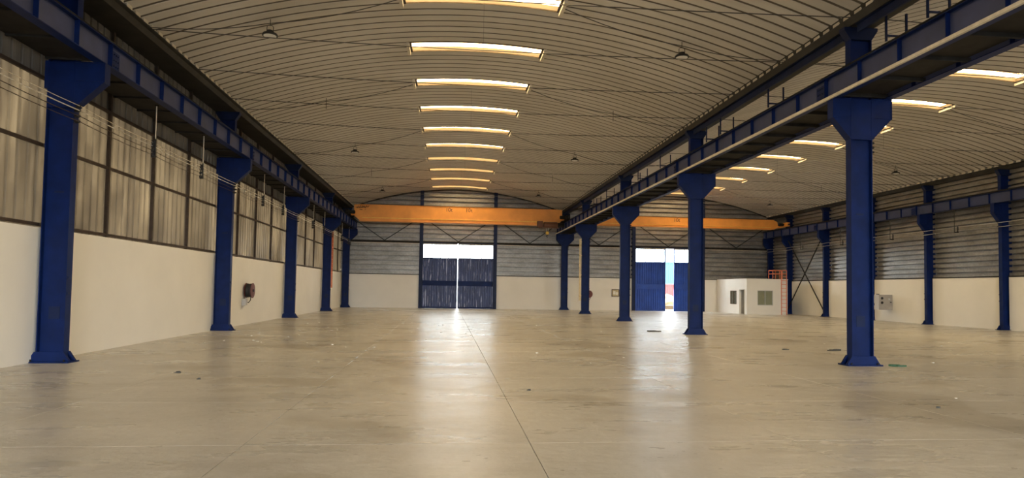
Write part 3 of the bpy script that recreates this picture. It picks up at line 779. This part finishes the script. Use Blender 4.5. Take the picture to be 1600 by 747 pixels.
lc = [o for o in bpy.data.objects if o.name.startswith('ladder')][-1]
for z in (1.3, 2.8, 4.2, 5.2): obj('bracket', MB().box(-.015, .015, -.2, .2, z-.02, z+.02).box(.0, .13, .03, .07, z-.02, z+.02), 'ladder_yellow', lc)
LADY = 49.2
ladder('ladder', (-8.52, LADY, 0), 1.6, 6.40, .40, 'y', 'safety_orange', 'orange cat ladder fixed high on the translucent wall near the corner')
lw = [o for o in bpy.data.objects if o.name.startswith('ladder')][-1]
for z in (1.75, 2.65, 4.65, 6.09):
    for s_ in (-.2, .2): obj('bracket', B(-.145 if z < 2.8 else -.20, .0, s_-.02, s_+.02, z-.02, z+.02), 'safety_orange', lw)

# ------------------------------------------------------------------ fire hose reels
def reel(loc, rotz, label):
    P = [('wall_bracket', MB().box(-.02, .0, -.10, .10, -.15, .15).tube([(0, 0, 0), (.34, 0, 0)], .03, 8), 'dark_steel'),
         ('hose', MB().lathe([(.20, .07), (.29, .08), (.30, .14), (.285, .19), (.30, .24), (.29, .29), (.20, .30)], 'x', 22), 'black'),
         ('disc', MB().lathe([(.05, .30), (.31, .305), (.325, .31), (.325, .325), (.30, .325), (.05, .33)], 'x', 24), 'hose_red'),
         ('disc', MB().lathe([(.05, .05), (.325, .05), (.325, .065), (.05, .07)], 'x', 24), 'hose_red'),
         ('hub', MB().lathe([(.06, .33), (.05, .37)], 'x', 12), 'black'),
         ('supply_pipe', MB().tube([(.06, -.10, -.30), (.06, -.16, -.34), (.06, -.2, -.62)], .025, 6), 'cabinet_side'),
         ('valve_box', B(.0, .16, -.42, -.16, -.62, -.36), 'cabinet_side'),
         ('nozzle_hose', MB().tube([(.20, .22, -.20), (.20, .12, -.42), (.16, .0, -.52), (.10, -.12, -.50)], .018, 6), 'black')]
    return thing('hose_reel', loc, label, 'hose reel', bake(P), None, rotz)
reel((WL+.021, 28.95, 1.47), 0, 'black hose on a red wall-mounted reel, on the white part of the translucent wall')
reel((12.06, YE-.02, 1.38), -math.pi/2, 'red hose reel on the end wall behind a free-standing column')

# ------------------------------------------------------------------ notice board, switch, cabinet
nb = thing('notice_board', (14.45, YE, 1.50), 'brown framed yellowed notice board on the end wall', 'board', bake([
    ('backing', B(-.30, .30, -.03, -.005, -.26, .28), 'paper'),
    ('frame', MB().box(-.33, .33, -.05, 0, .27, .32).box(-.33, .33, -.05, 0, -.31, -.26).box(-.33, -.28, -.05, 0, -.31, .32).box(.28, .33, -.05, 0, -.31, .32), 'frame_dark'),
    ('sheet', B(-.20, .0, -.034, -.03, -.12, .16), 'scrap_white'), ('sheet', B(.04, .2, -.034, -.03, -.16, .1), 'scrap_white')]))
sb = thing('switch_box', (14.98, YE, 1.62), 'small dark switch box with red hanging cable beside the notice board', 'switch box', bake([
    ('box', B(-.10, .10, -.10, 0, -.16, .16), 'black'), ('lid', B(-.085, .085, -.115, -.10, -.14, .14), 'dark_steel'),
    ('cable', MB().tube([(0, -.05, -.16), (-.05, -.05, -.5), (-.02, -.04, -.8), (.06, -.03, -1.0)], .02, 6), 'hose_red')]))
cb = thing('electrical_cabinet', (27.93, 38.95, .74), 'grey steel electrical cabinet with two dark dials on the ribbed wall dado', 'cabinet', bake([
    ('body', B(-.46, .465, .03, .48, 0, .97), 'cabinet_side'),
    ('door', B(-.455, .46, 0, .03, .01, .96), 'cabinet_grey', None, [
        ('dial', MB().lathe([(.075, -.03), (.085, .0)], 'y', 14, (-.25, 0, .74)), 'black'), ('dial', MB().lathe([(.075, -.03), (.085, .0)], 'y', 14, (-.25, 0, .46)), 'black'),
        ('handle', B(.30, .38, -.03, 0, .46, .52), 'black'),
        ('rating_plate', B(.18, .30, -.006, 0, .62, .74), 'cabinet_side')]),
    ('cable_gland', B(-.44, -.36, .1, .3, .97, 1.02), 'dark_steel')]))
# ------------------------------------------------------------------ yard seen through the open door
def container(loc, mat, Lx, label, rotz=0):
    H, Wd = 2.6, 2.44
    k = round(Lx/.28); p = Lx/k; pts = []
    for i in range(k):
        a = i*p; pts += [(a, 0), (a+p*.3, 0), (a+p*.5, .04), (a+p*.8, .04)]
    pts.append((Lx, 0))
    side = MB().sheet([[(x, d, z) for x, d in pts] for z in (.12, H-.12)])
    P = [('side_sheet', side, mat), ('back_box', B(.02, Lx-.02, .05, Wd, .05, H-.02), mat), ('bottom_rail', B(0, Lx, -.03, .05, 0, .14), mat), ('top_rail', B(0, Lx, -.03, .05, H-.14, H), mat)]
    for x in (0, Lx-.16): P.append(('corner_post', B(x, x+.16, -.03, .12, 0, H), mat))
    return thing('shipping_container', loc, label, 'container', bake(P), None, rotz)
container((21.5, 75, -.02), 'container_red', 6.06, 'red shipping container on the ground in the yard beyond the open door')
container((21.3, 75, 2.59), 'container_teal', 6.06, 'teal shipping container stacked on the red one in the yard')
P = [('shell', MB().lathe([(.62, 0), (.62, 8.4), (.45, 8.9), (.12, 9.1)], 'z', 20), 'container_white')]
for q in range(7): P.append(('hoop', MB().lathe([(.62, .6+1.2*q), (.66, .62+1.2*q), (.66, .70+1.2*q), (.62, .72+1.2*q)], 'z', 20), 'container_white'))
thing('sky_blocker', (27.6, 78.9, -.32), 'tall pale sky blocker shaped as a silo, added behind the shipping containers', 'silo', bake(P))  # added cylinder that keeps sky out of the door gap's floor reflection
heap = MB(); n = 18
rows_ = []
for i in range(7):
    r_ = 2.6*(1-i/6)**.9; z = 1.5*(i/6)**.8
    rows_.append([(max(.01, r_)*math.cos(2*math.pi*j/n)*(1+.08*math.sin(3*j+i)), max(.01, r_)*.7*math.sin(2*math.pi*j/n)*(1+.1*math.cos(5*j+2*i)), z) for j in range(n+1)])
heap.sheet(rows_)
h_ = obj('sand_heap', heap, 'sand'); h_.location = (23.6, 68, -.03); tag(h_, 'heap of orange sand in the yard beyond the open door', 'sand heap')
for i in range(3):
    P = []
    for q in range(3): P.append(('bearer', B(0, 1.2, q*.36, q*.36+.08, 0, .09), 'sand'))
    for q in range(6): P.append(('board', B(q*.205, q*.205+.16, 0, .80, .09, .115), 'sand'))
    thing('pallet', (20.9, 61.5, -.02+.116*i), 'wooden pallet in a low stack in the yard beyond the open door', 'pallet', bake(P), 'stacked pallets in the yard')
yw = obj('sky_block_wall', B(-40, 70, 96, 96.4, -.35, 6.0), 'container_white'); tag(yw, 'long plain wall added behind the containers to cut low sky light', 'wall')  # added wall that cuts low sky light through the doors
container((-3.5, 84, -.02), 'container_white', 12.0, 'long pale shipping container added far back in the yard to block sky')  # added behind the first door so its gap reflects less sky

# ------------------------------------------------------------------ litter on the floor
def scrap(r_):
    k = random.randint(5, 7)
    poly = [(r_*random.uniform(.5, 1)*math.cos(2*math.pi*i/k), r_*random.uniform(.5, 1)*math.sin(2*math.pi*i/k)) for i in range(k)]
    return MB().prism(poly, 'z', 0, r_*.22).mesh('paper_scrap', 'scrap_white')
kinds = [scrap(.03), scrap(.04), scrap(.05), scrap(.035)]
for i in range(80):
    if i < 55: x = random.uniform(-7.6, 1.5); y = random.triangular(13, 44, 20)
    else: x = random.uniform(2, 26); y = random.triangular(8, 40, 16)
    o = obj('paper_scrap', random.choice(kinds), None, None, (x, y, 0), random.uniform(0, 6))
    tag(o, 'tiny white scrap lying on the bare concrete floor', 'scrap', 'white scraps on the floor')
for (x, y, s_, mat, lab) in [(11.62, 18.5, .17, 'scrap_dark', 'dark flattened rag on the floor beyond a free-standing column'), (10.75, 14.55, .16, 'scrap_green', 'dark green strip of plastic lying at the foot of a column'),
                       (-5.13, 13.1, .06, 'scrap_dark', 'small dark lump on the floor in front of the translucent wall'), (-4.39, 12.2, .035, 'scrap_dark', 'tiny dark chip on the floor in front of the translucent wall'),
                       (7.44, 9.2, .035, 'scrap_dark', 'small dark chip alone on the bare floor'), (1.4, 10.9, .03, 'scrap_dark', 'tiny dark chip lying near the long floor joint'),
                       (8.7, 26.7, .22, 'scrap_dark', 'dark flattened sack on the floor between two free-standing columns'), (10.2, 18.7, .10, 'scrap_dark', 'dark crumpled bit of litter on the floor near the flattened rag')]:
    m_ = MB()
    for q in range(3):
        k = 7; cx, cy = random.uniform(-.6, .6)*s_*1.2, random.uniform(-.2, .2)*s_
        m_.prism([(cx+s_*random.uniform(.5, 1)*math.cos(2*math.pi*i/k), cy+s_*.5*random.uniform(.5, 1)*math.sin(2*math.pi*i/k)) for i in range(k)], 'z', 0, s_*.15+.01*q)
    tag(obj('floor_litter', m_, mat, None, (x, y, 0)), lab, 'litter')
